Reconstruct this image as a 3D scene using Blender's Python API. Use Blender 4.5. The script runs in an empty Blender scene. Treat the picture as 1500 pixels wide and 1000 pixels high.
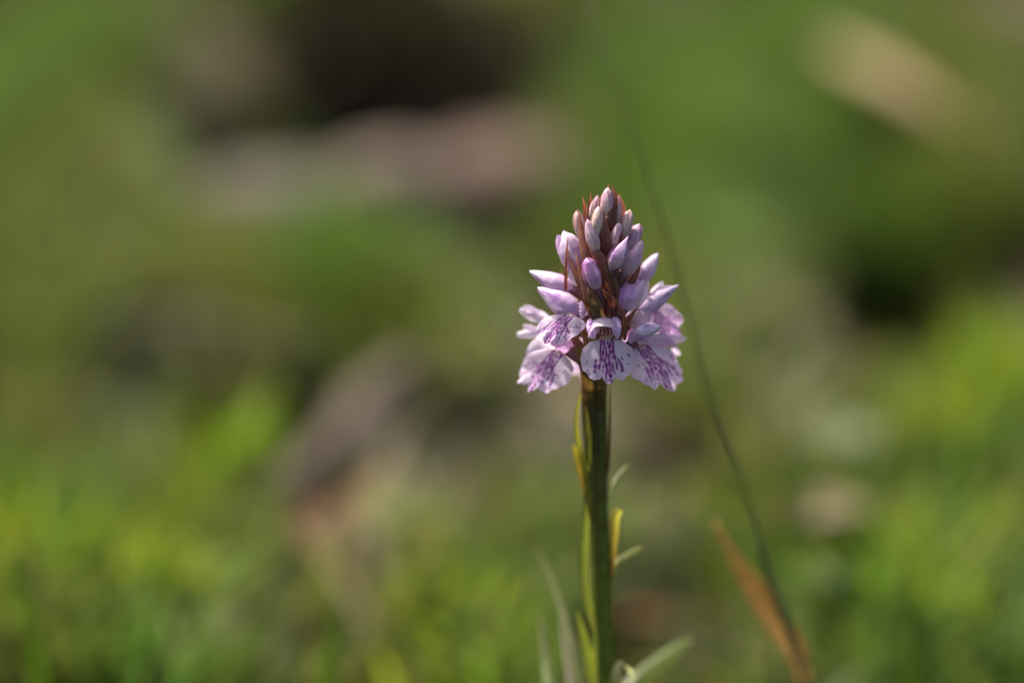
import bpy, math, random
import numpy as np
from mathutils import Vector, Matrix

# ------------------------------------------------------------------ camera, sky, sun, exposure
scene = bpy.context.scene
COL = scene.collection
H, PITCH, D = 0.30, math.radians(18.0), 0.49       # camera height, downward pitch, focus distance (m)
LENS, FSTOP = 100.0, 3.9
cam_d = bpy.data.cameras.new('camera'); cam = bpy.data.objects.new('camera', cam_d); COL.objects.link(cam)
cam.location = (0, 0, H); cam.rotation_euler = (math.pi / 2 - PITCH, 0, 0)
cam_d.sensor_width = 36; cam_d.lens = LENS; cam_d.clip_start = 0.01; cam_d.clip_end = 2000
cam_d.dof.use_dof = True; cam_d.dof.focus_distance = D; cam_d.dof.aperture_fstop = FSTOP
cam_d.dof.aperture_blades = 0
scene.camera = cam

SUN = Vector((-0.42, 0.42, 0.80)).normalized()      # towards the sun: high, behind the plant, to the left
world = bpy.data.worlds.new('World'); scene.world = world; world.use_nodes = True
nt = world.node_tree
sky = nt.nodes.new('ShaderNodeTexSky'); sky.sky_type = 'NISHITA'; sky.sun_disc = False
sky.sun_elevation = math.asin(SUN.z); sky.sun_rotation = math.atan2(SUN.x, SUN.y)
nt.links.new(sky.outputs[0], nt.nodes['Background'].inputs[0])
nt.nodes['Background'].inputs[1].default_value = 0.15
sky.air_density = 0.5; sky.dust_density = 6.0; sky.ozone_density = 0.4
sun_d = bpy.data.lights.new('sun', 'SUN'); sun_d.energy = 4.2; sun_d.angle = math.radians(0.5); sun_d.color = (1, 0.95, 0.87)
sun = bpy.data.objects.new('sun', sun_d); COL.objects.link(sun)
sun.rotation_euler = SUN.to_track_quat('Z', 'Y').to_euler(); sun.location = SUN * 5
vs = scene.view_settings
scene.display_settings.display_device = 'sRGB'
vs.view_transform = 'Standard'; vs.look = 'None'; vs.gamma = 1; vs.use_curve_mapping = False; vs.exposure = 0.75
scene.cycles.use_denoising = True
scene.cycles.max_bounces = 8; scene.cycles.transmission_bounces = 6; scene.cycles.diffuse_bounces = 5

# ------------------------------------------------------------------ helpers
rng = np.random.default_rng(7)
SC = 1500 / (36.0 / LENS * D)                       # photo pixels per metre at the focus distance
CAM = np.array([0, 0, H])
FW = np.array([0, math.cos(PITCH), -math.sin(PITCH)])
RT = np.array([1.0, 0, 0]); UP = np.array([0, math.sin(PITCH), math.cos(PITCH)])

def W(P):
    """(x, y) photo pixel with z = nearness in the same units -> world metres."""
    P = np.asarray(P, float).reshape(-1, 3)
    d = D - P[:, 2] / SC
    k = (d / D / SC)[:, None]
    return CAM + d[:, None] * FW + k * ((P[:, 0:1] - 750) * RT + (500 - P[:, 1:2]) * UP)

def ground_hit(px, py, z=0.0):
    d = FW + ((px - 750) * RT + (500 - py) * UP) / SC / D
    t = (z - H) / d[2]
    return CAM + t * d

def catmull(P, n):
    P = np.asarray(P, float)
    if len(P) == 2:
        t = np.linspace(0, 1, n)[:, None]; return P[0] * (1 - t) + P[1] * t
    Q = np.vstack([2 * P[0] - P[1], P, 2 * P[-1] - P[-2]])
    m = len(P) - 1
    s = np.linspace(0, m - 1e-9, n); i = s.astype(int); t = (s - i)[:, None]
    a, b, c, d = Q[i], Q[i + 1], Q[i + 2], Q[i + 3]
    return 0.5 * (2 * b + (c - a) * t + (2 * a - 5 * b + 4 * c - d) * t ** 2 + (3 * b - a - 3 * c + d) * t ** 3)

def lerp_table(t, xs, ys):
    return np.interp(t, xs, ys)

def norm(v):
    return v / (np.linalg.norm(v, axis=-1, keepdims=True) + 1e-12)

def grid_faces(nr, nc, wrap=False):
    r = np.arange(nr - 1)[:, None]; c = np.arange(nc if wrap else nc - 1)[None, :]
    c2 = (c + 1) % nc
    return np.stack([r * nc + c, r * nc + c2, (r + 1) * nc + c2, (r + 1) * nc + c], -1).reshape(-1, 4)

def mesh_np(name, V, F, tint=None, mark=None, smooth=True):
    me = bpy.data.meshes.new(name)
    V = np.asarray(V, np.float32); F = np.asarray(F, np.int32)
    me.vertices.add(len(V)); me.vertices.foreach_set('co', V.ravel())
    k = F.shape[1]
    me.loops.add(F.size); me.loops.foreach_set('vertex_index', F.ravel())
    me.polygons.add(len(F)); me.polygons.foreach_set('loop_start', np.arange(0, F.size, k, dtype=np.int32))
    me.update(calc_edges=True); me.validate()
    if tint is not None:
        a = me.attributes.new('tint', 'FLOAT_COLOR', 'POINT')
        c = np.ones((len(V), 4), np.float32); c[:, :3] = np.clip(tint, 0.002, 0.95); a.data.foreach_set('color', c.ravel())
    if mark is not None:
        a = me.attributes.new('mark', 'FLOAT', 'POINT'); a.data.foreach_set('value', np.asarray(mark, np.float32))
    if smooth:
        me.polygons.foreach_set('use_smooth', np.ones(len(F), bool))
    me.update()
    return me

def link(name, me, mat, parent=None, label=None, cat=None, group=None, kind=None):
    o = bpy.data.objects.new(name, me); COL.objects.link(o)
    if me is not None and mat: me.materials.append(mat)
    if parent: o.parent = parent
    tag(o, label, cat, group, kind)
    return o

def tag(o, label=None, cat=None, group=None, kind=None):
    for k, v in (('label', label), ('category', cat), ('group', group), ('kind', kind)):
        if v: o[k] = v
    return o

def root_of(o):
    while o.parent: o = o.parent
    return o

def emit(name, P, F, mat, parent, tint, mark=None, **kw):
    """photo-pixel points -> mesh object under parent (kept relative to the thing's base)."""
    base = np.array(root_of(parent).location)
    return link(name, mesh_np(name, W(P) - base, F, tint, mark), mat, parent, **kw)

def thing(name, loc, label, cat, group=None):
    o = bpy.data.objects.new(name, None); COL.objects.link(o); o.location = loc
    o.empty_display_size = 0.01
    return tag(o, label, cat, group)

# ------------------------------------------------------------------ materials
def new_mat(name):
    m = bpy.data.materials.new(name); m.use_nodes = True
    n = m.node_tree.nodes; n.clear()
    return m, n, m.node_tree.links

def leafy(name, rough=0.5, trans=0.4, spec=0.35, mottle=0.25, scale=900.0, bump=0.0, sss=0.0, tsat=(1, 1, 1), mark=None):
    """tinted thin tissue: reflects and lets light through."""
    m, n, l = new_mat(name)
    out = n.new('ShaderNodeOutputMaterial')
    at = n.new('ShaderNodeAttribute'); at.attribute_name = 'tint'
    geo = n.new('ShaderNodeNewGeometry')
    no = n.new('ShaderNodeTexNoise'); no.inputs['Scale'].default_value = scale; no.inputs['Detail'].default_value = 4
    l.new(geo.outputs['Position'], no.inputs['Vector'])
    mr = n.new('ShaderNodeMapRange'); mr.inputs['To Min'].default_value = 1 - mottle; mr.inputs['To Max'].default_value = 1 + mottle
    mr.inputs['From Min'].default_value = 0.25; mr.inputs['From Max'].default_value = 0.75
    l.new(no.outputs['Fac'], mr.inputs['Value'])
    vm = n.new('ShaderNodeVectorMath'); vm.operation = 'SCALE'
    l.new(at.outputs['Color'], vm.inputs[0]); l.new(mr.outputs['Result'], vm.inputs['Scale'])
    colour = vm.outputs['Vector']
    if mark:
        am = n.new('ShaderNodeAttribute'); am.attribute_name = 'mark'
        mx = n.new('ShaderNodeMix'); mx.data_type = 'RGBA'
        mx.inputs['B'].default_value = (*mark, 1)
        l.new(am.outputs['Fac'], mx.inputs['Factor']); l.new(colour, mx.inputs['A'])
        colour = mx.outputs['Result']
    pb = n.new('ShaderNodeBsdfPrincipled'); pb.inputs['Roughness'].default_value = rough
    pb.inputs['Specular IOR Level'].default_value = spec
    l.new(colour, pb.inputs['Base Color'])
    if sss:
        pb.inputs['Subsurface Weight'].default_value = 1.0
        pb.inputs['Subsurface Radius'].default_value = (1, 0.7, 0.9)
        pb.inputs['Subsurface Scale'].default_value = sss
    if bump:
        bp = n.new('ShaderNodeBump'); bp.inputs['Strength'].default_value = bump; bp.inputs['Distance'].default_value = 0.0004
        nb = n.new('ShaderNodeTexNoise'); nb.inputs['Scale'].default_value = 2600; nb.inputs['Detail'].default_value = 2
        l.new(geo.outputs['Position'], nb.inputs['Vector']); l.new(nb.outputs['Fac'], bp.inputs['Height'])
        l.new(bp.outputs['Normal'], pb.inputs['Normal'])
    if trans:
        tr = n.new('ShaderNodeBsdfTranslucent')
        v2 = n.new('ShaderNodeVectorMath'); v2.operation = 'MULTIPLY'; v2.inputs[1].default_value = tsat
        l.new(colour, v2.inputs[0]); l.new(v2.outputs['Vector'], tr.inputs['Color'])
        ms = n.new('ShaderNodeMixShader'); ms.inputs[0].default_value = trans
        l.new(pb.outputs[0], ms.inputs[1]); l.new(tr.outputs[0], ms.inputs[2]); l.new(ms.outputs[0], out.inputs[0])
    else:
        l.new(pb.outputs[0], out.inputs[0])
    return m

M_PETAL = leafy('petal_tissue', 0.42, 0.42, 0.4, 0.10, 700, bump=0.25)
M_LIP = leafy('spotted_lip', 0.45, 0.40, 0.35, 0.06, 600, bump=0.25, mark=(0.25, 0.006, 0.29))
M_BUD = leafy('bud_tissue', 0.36, 0.22, 0.5, 0.12, 700, bump=0.15)
M_BRACT = leafy('bract_tissue', 0.42, 0.40, 0.45, 0.3, 900, bump=0.3, tsat=(1.35, 1.0, 0.7))
M_STEM = leafy('stem_tissue', 0.5, 0.0, 0.25, 0.35, 500, bump=0.2)
M_LEAF = leafy('stem_leaf', 0.45, 0.5, 0.4, 0.2, 400, tsat=(1.25, 1.25, 0.5))
M_GRASS = leafy('grass_blades', 0.55, 0.45, 0.2, 0.15, 120, tsat=(1.2, 1.2, 0.8))
M_DRY = leafy('dry_litter', 0.7, 0.2, 0.2, 0.3, 200)
M_STALK = leafy('grass_stalk', 0.5, 0.15, 0.4, 0.2, 300)

def solid_mat(name, c1, c2, scale, rough=0.9, bump=0.6, dist=0.004):
    m, n, l = new_mat(name)
    out = n.new('ShaderNodeOutputMaterial'); pb = n.new('ShaderNodeBsdfPrincipled')
    geo = n.new('ShaderNodeNewGeometry')
    no = n.new('ShaderNodeTexNoise'); no.inputs['Scale'].default_value = scale; no.inputs['Detail'].default_value = 6
    l.new(geo.outputs['Position'], no.inputs['Vector'])
    cr = n.new('ShaderNodeValToRGB'); cr.color_ramp.elements[0].position = 0.35; cr.color_ramp.elements[1].position = 0.68
    cr.color_ramp.elements[0].color = (*c1, 1); cr.color_ramp.elements[1].color = (*c2, 1)
    l.new(no.outputs['Fac'], cr.inputs['Fac']); l.new(cr.outputs['Color'], pb.inputs['Base Color'])
    bp = n.new('ShaderNodeBump'); bp.inputs['Strength'].default_value = bump; bp.inputs['Distance'].default_value = dist
    l.new(no.outputs['Fac'], bp.inputs['Height']); l.new(bp.outputs['Normal'], pb.inputs['Normal'])
    pb.inputs['Roughness'].default_value = rough; pb.inputs['Specular IOR Level'].default_value = 0.15
    l.new(pb.outputs[0], out.inputs[0])
    return m

M_WOOD = solid_mat('weathered_wood', (0.075, 0.058, 0.042), (0.145, 0.115, 0.084), 160)
M_PEAT = solid_mat('peat', (0.010, 0.009, 0.006), (0.028, 0.022, 0.014), 60, bump=0.8)
M_ST1 = solid_mat('stone_grey', (0.085, 0.080, 0.058), (0.155, 0.140, 0.100), 60)
M_ST2 = solid_mat('stone_pink', (0.105, 0.083, 0.062), (0.19, 0.148, 0.112), 60)
M_ST3 = solid_mat('stone_red', (0.090, 0.062, 0.046), (0.16, 0.108, 0.080), 60)

# ------------------------------------------------------------------ ground (peaty heath, hollows, hummocks) out to the horizon
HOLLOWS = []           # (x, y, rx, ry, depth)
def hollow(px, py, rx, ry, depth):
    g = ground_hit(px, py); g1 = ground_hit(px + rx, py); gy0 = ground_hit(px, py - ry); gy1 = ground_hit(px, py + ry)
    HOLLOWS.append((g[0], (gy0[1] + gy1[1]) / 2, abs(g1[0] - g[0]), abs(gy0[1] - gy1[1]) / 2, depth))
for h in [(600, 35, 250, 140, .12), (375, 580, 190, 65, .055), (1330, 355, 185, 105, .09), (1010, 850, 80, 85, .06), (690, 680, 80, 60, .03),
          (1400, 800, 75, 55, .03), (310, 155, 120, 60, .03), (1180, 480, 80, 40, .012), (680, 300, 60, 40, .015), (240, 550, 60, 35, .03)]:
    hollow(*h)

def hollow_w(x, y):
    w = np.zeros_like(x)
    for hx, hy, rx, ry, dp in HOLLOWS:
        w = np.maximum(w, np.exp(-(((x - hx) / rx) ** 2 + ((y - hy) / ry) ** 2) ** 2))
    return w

def terrain(x, y):
    x = np.asarray(x, float); y = np.asarray(y, float)
    z = 0.006 * np.sin(x * 21 + 1.3) * np.sin(y * 17 + .4) + 0.004 * np.sin(x * 47 + y * 31)
    far = np.clip((np.hypot(x, y) - 2) / 20, 0, 1)
    z = z + far * (0.35 * np.sin(x * .31 + .5) * np.sin(y * .27 + 1.0))
    for hx, hy, rx, ry, dp in HOLLOWS:
        z = z - dp * np.exp(-(((x - hx) / rx) ** 2 + ((y - hy) / ry) ** 2))
    return z

rad = np.concatenate([np.linspace(0, 2.4, 161), np.geomspace(2.5, 900, 60)])
ang = np.linspace(0, 2 * np.pi, 240, endpoint=False)
gx = (rad[:, None] * np.cos(ang)); gy = 0.9 + rad[:, None] * np.sin(ang)
GV = np.stack([gx, gy, terrain(gx, gy)], -1).reshape(-1, 3)
GF = grid_faces(len(rad), len(ang), True)
m, n, l = new_mat('heath_ground')
out = n.new('ShaderNodeOutputMaterial'); pb = n.new('ShaderNodeBsdfPrincipled'); geo = n.new('ShaderNodeNewGeometry')
n1 = n.new('ShaderNodeTexNoise'); n1.inputs['Scale'].default_value = 22; n1.inputs['Detail'].default_value = 8
n2 = n.new('ShaderNodeTexNoise'); n2.inputs['Scale'].default_value = 140; n2.inputs['Detail'].default_value = 5
l.new(geo.outputs['Position'], n1.inputs['Vector']); l.new(geo.outputs['Position'], n2.inputs['Vector'])
cr = n.new('ShaderNodeValToRGB'); e = cr.color_ramp.elements
e[0].position = 0.3; e[0].color = (0.012, 0.010, 0.006, 1); e[1].position = 0.75; e[1].color = (0.045, 0.050, 0.014, 1)
k = e.new(0.5); k.color = (0.022, 0.019, 0.011, 1)
l.new(n1.outputs['Fac'], cr.inputs['Fac'])
mul = n.new('ShaderNodeMix'); mul.data_type = 'RGBA'; mul.blend_type = 'MULTIPLY'; mul.inputs['Factor'].default_value = 0.7
l.new(cr.outputs['Color'], mul.inputs['A']); l.new(n2.outputs['Fac'], mul.inputs['B'])
# grassy colour far off, where no blades are built
sep = n.new('ShaderNodeVectorMath'); sep.operation = 'LENGTH'; l.new(geo.outputs['Position'], sep.inputs[0])
fr = n.new('ShaderNodeMapRange'); fr.inputs['From Min'].default_value = 2.2; fr.inputs['From Max'].default_value = 4.5
l.new(sep.outputs['Value'], fr.inputs['Value'])
mf = n.new('ShaderNodeMix'); mf.data_type = 'RGBA'; mf.inputs['B'].default_value = (0.085, 0.11, 0.03, 1)
l.new(fr.outputs['Result'], mf.inputs['Factor']); l.new(mul.outputs['Result'], mf.inputs['A'])
shade_at = n.new('ShaderNodeAttribute'); shade_at.attribute_name = 'mark'
shade_mix = n.new('ShaderNodeMix'); shade_mix.data_type = 'RGBA'; shade_mix.inputs['B'].default_value = (0.0050, 0.0042, 0.0030, 1)  # shade of the hollows painted into the soil colour, nearly black
l.new(shade_at.outputs['Fac'], shade_mix.inputs['Factor']); l.new(mf.outputs['Result'], shade_mix.inputs['A'])
l.new(shade_mix.outputs['Result'], pb.inputs['Base Color']); pb.inputs['Roughness'].default_value = 1.0; pb.inputs['Specular IOR Level'].default_value = 0.0
bp = n.new('ShaderNodeBump'); bp.inputs['Strength'].default_value = 0.8; bp.inputs['Distance'].default_value = 0.006
l.new(n2.outputs['Fac'], bp.inputs['Height']); l.new(bp.outputs['Normal'], pb.inputs['Normal']); l.new(pb.outputs[0], out.inputs[0])
link('ground', mesh_np('ground', GV, GF, mark=np.clip(hollow_w(GV[:, 0], GV[:, 1]) * 2.4 - .7, 0, 1)), m, kind='structure', label='dark peaty heath soil under the grass and moss, with shade painted into its hollows')

# ------------------------------------------------------------------ ground cover: blades gathered by kind
class Blades:
    def __init__(self): self.a = []
    def add(self, base, h, lean, az, curl, w, col):
        """all arrays of n: base (n,3), length, lean from vertical, azimuth, curl, width, colour (n,3)"""
        self.a.append((base, h, lean, az, curl, w, col))
    def build(self, name, mat, label, cat, seg=4):
        base, h, lean, az, curl, w, col = [np.concatenate([np.atleast_1d(x[i]) for x in self.a]) for i in range(7)]
        n = len(h); t = np.linspace(0, 1, seg + 1)
        th = lean[:, None] + curl[:, None] * t[None, :]
        ds = (h / seg)[:, None]
        rr = np.concatenate([np.zeros((n, 1)), np.cumsum(np.sin(th[:, :-1]) * ds, 1)], 1)
        zz = np.concatenate([np.zeros((n, 1)), np.cumsum(np.cos(th[:, :-1]) * ds, 1)], 1)
        ca, sa = np.cos(az)[:, None], np.sin(az)[:, None]
        P = np.stack([base[:, 0:1] + rr * ca, base[:, 1:2] + rr * sa, base[:, 2:3] + zz], -1)
        prof = np.array([0.75, 1.0, 0.9, 0.6, 0.06]) if seg == 4 else np.interp(t, [0, .3, .7, 1], [.7, 1, .75, .06])
        tw = rng.uniform(-.9, .9, (n, 1))
        sx = -np.sin(az[:, None] + tw) ; sy = np.cos(az[:, None] + tw)
        off = np.stack([sx * w[:, None] * prof, sy * w[:, None] * prof, np.zeros_like(sx * prof)], -1) / 2
        V = np.stack([P - off, P + off], 2).reshape(-1, 3)
        f = grid_faces(seg + 1, 2)
        F = (np.arange(n)[:, None, None] * (seg + 1) * 2 + f[None]).reshape(-1, 4)
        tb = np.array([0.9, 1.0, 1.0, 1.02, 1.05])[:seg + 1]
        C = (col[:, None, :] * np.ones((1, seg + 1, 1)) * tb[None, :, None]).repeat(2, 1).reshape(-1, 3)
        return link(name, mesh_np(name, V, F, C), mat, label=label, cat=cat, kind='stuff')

SPEC = {  # kind: colour, length range, width, lean range, curl range, blades per tuft, spread
    'fresh':  ((0.200, 0.280, 0.028), (.02, .05), .0032, (0, .55), (.2, 1.1), 16, .010),
    'green':  ((0.100, 0.165, 0.032), (.02, .05), .0030, (0, .6), (.2, 1.1), 16, .010),
    'olive':  ((0.122, 0.148, 0.036), (.018, .045), .0028, (0, .7), (.2, 1.2), 16, .010),
    'sage':   ((0.200, 0.220, 0.105), (.015, .035), .0040, (.1, .8), (.1, .9), 14, .010),
    'moss':   ((0.150, 0.175, 0.045), (.006, .014), .0024, (0, 1.0), (0, .8), 26, .012),
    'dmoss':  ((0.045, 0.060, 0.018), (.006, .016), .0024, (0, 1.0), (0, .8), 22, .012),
    'straw':  ((0.330, 0.285, 0.150), (.025, .06), .0030, (.9, 1.5), (-.1, .2), 10, .014),
    'litter': ((0.230, 0.180, 0.125), (.015, .04), .0032, (1.1, 1.56), (-.1, .1), 16, .014),
    'rust':   ((0.240, 0.135, 0.080), (.015, .04), .0034, (1.0, 1.55), (-.1, .1), 15, .014),
    'mauve':  ((0.135, 0.105, 0.090), (.012, .035), .0030, (1.1, 1.56), (-.1, .1), 15, .014),
}
KIT = {k: Blades() for k in SPEC}
PATCHES = []
def tufts(kind, X, Y, scale=1.0, jit=.22, mult=1.0):
    col, hr, w, lr, cr_, nb, sp = SPEC[kind]
    if kind != 'dmoss':                     # plants keep out of the hollows and off their near lip
        wt = hollow_w(X, Y)
        for hh in (.45, .9):
            q = H / (H - min(hh * hr[1] * scale, .1)); wt = np.maximum(wt, np.where(Y < 1.9, hollow_w(X * q, Y * q), 0))
        ok = rng.uniform(0, 1, len(X)) > 1.2 * wt
        X, Y = X[ok], Y[ok]
        if len(X) == 0: return
    nb = max(3, int(nb * mult)); n = len(X) * nb
    bx = np.repeat(X, nb) + rng.normal(0, sp * scale * .6, n); by = np.repeat(Y, nb) + rng.normal(0, sp * scale * .6, n)
    base = np.stack([bx, by, terrain(bx, by) - 0.001], -1)
    c = np.array(col) * np.repeat(rng.uniform(1 - jit, 1 + jit, (len(X), 1)), nb, 0) * rng.uniform(.8, 1.2, (n, 3)) ** np.array([1, .6, 1])
    KIT[kind].add(base, rng.uniform(*hr, n) * scale, rng.uniform(*lr, n), rng.uniform(0, 2 * np.pi, n), rng.uniform(*cr_, n),
                  w * scale * rng.uniform(.7, 1.3, n), c)

def patch(kind, px, py, rx, ry, dens=1.0, scale=1.0):
    """a clump of one kind of plant: its middle in the photo, its reach, how dense."""
    hm = SPEC[kind][1][1] * .35 * scale if SPEC[kind][3][0] < .9 else 0.0
    c = ground_hit(px, py, hm); a = ground_hit(px + rx, py, hm); b0 = ground_hit(px, max(py - ry, -60), hm); b1 = ground_hit(px, py + ry, hm)
    ax, ay = abs(a[0] - c[0]), abs(b0[1] - b1[1]) / 2
    cy = (b0[1] + b1[1]) / 2
    n = max(3, int(dens * math.pi * ax * ay / 0.00008))
    r = np.sqrt(rng.uniform(0, 1, n)); th = rng.uniform(0, 2 * np.pi, n)
    tufts(kind, c[0] + ax * r * np.cos(th), cy + ay * r * np.sin(th), scale)
    PATCHES.append((c[0], cy, ax, ay, dens))

BACK = [
    # upper left
    ('green', 25, 110, 45, 150, .8), ('olive', 110, 210, 60, 110, .6), ('litter', 215, 70, 75, 60, .7), ('olive', 250, 60, 80, 60, .4),
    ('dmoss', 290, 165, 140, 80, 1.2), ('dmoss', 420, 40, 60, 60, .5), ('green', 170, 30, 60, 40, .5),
    ('olive', 60, 330, 80, 70, .7), ('moss', 250, 350, 120, 50, .8), ('olive', 120, 420, 60, 45, .8), ('moss', 400, 380, 120, 50, .9),
    ('olive', 60, 470, 70, 50, .8), ('sage', 250, 480, 80, 35, .5), ('green', 520, 370, 70, 60, .6), ('moss', 420, 430, 90, 30, .5),
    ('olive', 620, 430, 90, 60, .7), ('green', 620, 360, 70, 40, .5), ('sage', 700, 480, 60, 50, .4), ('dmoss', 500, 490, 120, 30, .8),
    ('litter', 260, 270, 60, 40, .4), ('sage', 160, 290, 60, 30, .5),
    # middle left
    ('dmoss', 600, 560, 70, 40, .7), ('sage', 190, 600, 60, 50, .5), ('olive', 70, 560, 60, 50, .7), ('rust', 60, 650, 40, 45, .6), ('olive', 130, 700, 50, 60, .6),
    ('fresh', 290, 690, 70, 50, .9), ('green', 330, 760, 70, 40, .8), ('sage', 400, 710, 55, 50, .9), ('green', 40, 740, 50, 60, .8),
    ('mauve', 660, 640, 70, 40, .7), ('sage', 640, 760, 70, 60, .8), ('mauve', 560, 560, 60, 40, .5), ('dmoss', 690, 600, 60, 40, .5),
    # lower left
    ('fresh', 230, 855, 65, 55, 1.0), ('fresh', 45, 880, 45, 90, .9), ('green', 130, 800, 60, 60, .7), ('rust', 525, 810, 45, 45, .9), ('litter', 530, 880, 50, 50, .6),
    ('sage', 310, 930, 90, 60, .7), ('olive', 410, 800, 60, 60, .7), ('straw', 370, 850, 50, 40, .4), ('rust', 390, 910, 40, 40, .4), ('litter', 125, 940, 35, 60, .5),
    ('olive', 600, 880, 60, 60, .9), ('fresh', 690, 920, 70, 70, .8), ('olive', 640, 970, 70, 40, .7), ('straw', 560, 960, 70, 30, .3), ('green', 720, 830, 60, 50, .8),
    ('olive', 750, 740, 60, 60, .7), ('litter', 760, 700, 50, 30, .5), ('green', 240, 990, 90, 50, .6), ('olive', 60, 985, 110, 60, 1.0), ('olive', 450, 990, 90, 40, .6),
    # upper right
    ('green', 900, 30, 80, 60, .7), ('green', 1010, 130, 110, 100, .8), ('green', 1180, 60, 100, 70, .8), ('green', 1200, 190, 110, 60, .8), ('green', 1070, 250, 90, 60, .7),
    ('olive', 850, 60, 60, 60, .7), ('sage', 840, 130, 40, 40, .5), ('green', 960, 240, 60, 70, .6), ('olive', 1400, 90, 90, 60, .8), ('litter', 1480, 30, 40, 40, .5), ('olive', 1440, 200, 70, 50, .7),
    ('green', 1330, 215, 70, 35, .5), ('olive', 1150, 340, 70, 60, .6), ('green', 1030, 340, 70, 50, .5), ('sage', 1450, 390, 60, 70, .8), ('sage', 1080, 430, 70, 50, .6), ('olive', 970, 420, 40, 60, .6),
    # middle right
    ('olive', 1330, 485, 90, 30, .8), ('fresh', 1430, 530, 90, 50, 1.2), ('moss', 1330, 480, 130, 35, 1.0), ('moss', 330, 655, 130, 30, .8), ('dmoss', 1180, 440, 60, 40, .6), ('mauve', 1110, 540, 70, 40, .8), ('olive', 1010, 590, 50, 70, .8), ('litter', 940, 640, 50, 60, .8), ('litter', 1230, 490, 50, 20, .5),
    ('olive', 1270, 560, 80, 40, .8), ('fresh', 1350, 610, 60, 40, .8), ('green', 1450, 660, 70, 60, 1.0), ('straw', 1040, 660, 50, 50, .5), ('olive', 1080, 710, 60, 50, .7), ('sage', 1170, 670, 60, 40, .8),
    ('sage', 950, 740, 50, 60, .7), ('litter', 1230, 750, 80, 40, 1.0), ('fresh', 1060, 760, 60, 50, .8), ('green', 1340, 740, 60, 60, .8),
    # lower right
    ('green', 1180, 830, 70, 60, .8), ('sage', 1210, 850, 60, 50, .5), ('rust', 940, 880, 40, 60, .8), ('litter', 1060, 920, 50, 60, .7), ('fresh', 1340, 880, 60, 60, 1.0), ('olive', 1130, 960, 60, 50, .8),
    ('green', 1270, 940, 70, 50, .9), ('sage', 1460, 830, 50, 60, .9), ('straw', 1440, 880, 40, 30, .4), ('fresh', 1480, 740, 40, 50, .6), ('green', 1420, 960, 80, 50, 1.0), ('rust', 1400, 930, 40, 30, .5), ('sage', 970, 970, 60, 40, .7),
    ('green', 1320, 990, 120, 40, .8), ('olive', 1000, 780, 50, 40, .6),
]
for b in BACK: patch(*b)

# thin general cover everywhere else, less in the hollows
def cover(n, x0, x1, y0, y1, kinds, scale=1.0, mult=1.0, keep=None):
    X = rng.uniform(x0, x1, n); Y = rng.uniform(y0, y1, n)
    ok = rng.uniform(0, 1, n) > hollow_w(X, Y) * 1.35
    if keep is not None: ok &= keep(X, Y)
    X, Y = X[ok], Y[ok]
    pick = rng.integers(0, len(kinds), len(X))
    for i, kd in enumerate(kinds):
        s = pick == i
        if s.any(): tufts(kd, X[s], Y[s], scale, mult=mult)
cover(520, -.42, .42, .58, 1.75, ['olive', 'moss', 'green', 'olive', 'litter', 'dmoss'], mult=.8)
outside = lambda X, Y: (np.abs(X) > .20 * np.maximum(Y, .3) + .03) | (Y > 1.6) | (Y < .58)
clear = lambda X, Y: outside(X, Y) & ~((Y < .5) & (np.abs(X) < .10))
cover(5200, -1.5, 1.5, .0, 2.9, ['olive', 'green', 'moss', 'green', 'litter', 'sage', 'fresh'], keep=clear, mult=.8)
cover(900, -2.5, 2.5, 2.4, 4.2, ['olive', 'green', 'fresh', 'straw'], 1.8, mult=.7)

INFO = {'fresh': ('grass', M_GRASS, 'bright yellow green young grass blades across the heath floor', 'grass'),
        'green': ('grass', M_GRASS, 'mid green grass blades in soft tufts behind the orchid', 'grass'),
        'olive': ('grass', M_GRASS, 'dull olive green grass spread over the heath floor', 'grass'),
        'sage': ('ground_cover', M_GRASS, 'pale grey green leafy ground cover between the grass tufts', 'ground cover'),
        'moss': ('moss', M_GRASS, 'yellow olive moss cushions low on the ground', 'moss'),
        'dmoss': ('moss', M_GRASS, 'very dark green moss lining the shady hollows', 'moss'),
        'straw': ('dead_grass', M_DRY, 'pale straw coloured dead grass lying flat', 'dead grass'),
        'litter': ('plant_litter', M_DRY, 'greyish tan dead plant litter on the soil', 'litter'),
        'rust': ('plant_litter', M_DRY, 'reddish rust brown dead plant litter on the soil', 'litter'),
        'mauve': ('plant_litter', M_DRY, 'dark mauve grey dead plant litter on the soil', 'litter')}
for kd, (nm, mt, lb, ct) in INFO.items():
    if KIT[kd].a: KIT[kd].build(nm, mt, lb, ct)

# ------------------------------------------------------------------ stones, stick, fallen leaves behind
def stone(px, py, w, d, h, mat, label, seed):
    r = np.random.default_rng(seed)
    g = ground_hit(px, py, h * .3); gx_, gy_ = g[0], g[1]
    nr, nc = 22, 36
    th = np.linspace(0, np.pi, nr)[:, None]; ph = np.linspace(0, 2 * np.pi, nc, endpoint=False)[None]
    dirs = np.stack([np.sin(th) * np.cos(ph), np.sin(th) * np.sin(ph), np.cos(th) * np.ones_like(ph)], -1)
    rr = np.ones((nr, nc))
    for k in range(14):                                # chipped facets and lumps
        a = norm(r.normal(size=3)); cut = r.uniform(.72, .95)
        dp = dirs @ a; rr = np.minimum(rr, np.where(dp > .01, cut / np.maximum(dp, .01), 9))
    rr = rr * (1 + .03 * np.sin(7 * ph + 3 * th) * np.sin(th))
    V = (dirs * rr[..., None]).reshape(-1, 3) * np.array([w / 2, d / 2, h * .75])
    o = link('stone', mesh_np('stone', V, grid_faces(nr, nc, True), np.ones((nr * nc, 3)) * .2), mat, label=label, cat='stone', group='stones among the heath plants')
    o.location = (gx_, gy_, float(terrain(gx_, gy_)) + h * .12); o.rotation_euler[2] = r.uniform(-.3, .3)
    return o
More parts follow.
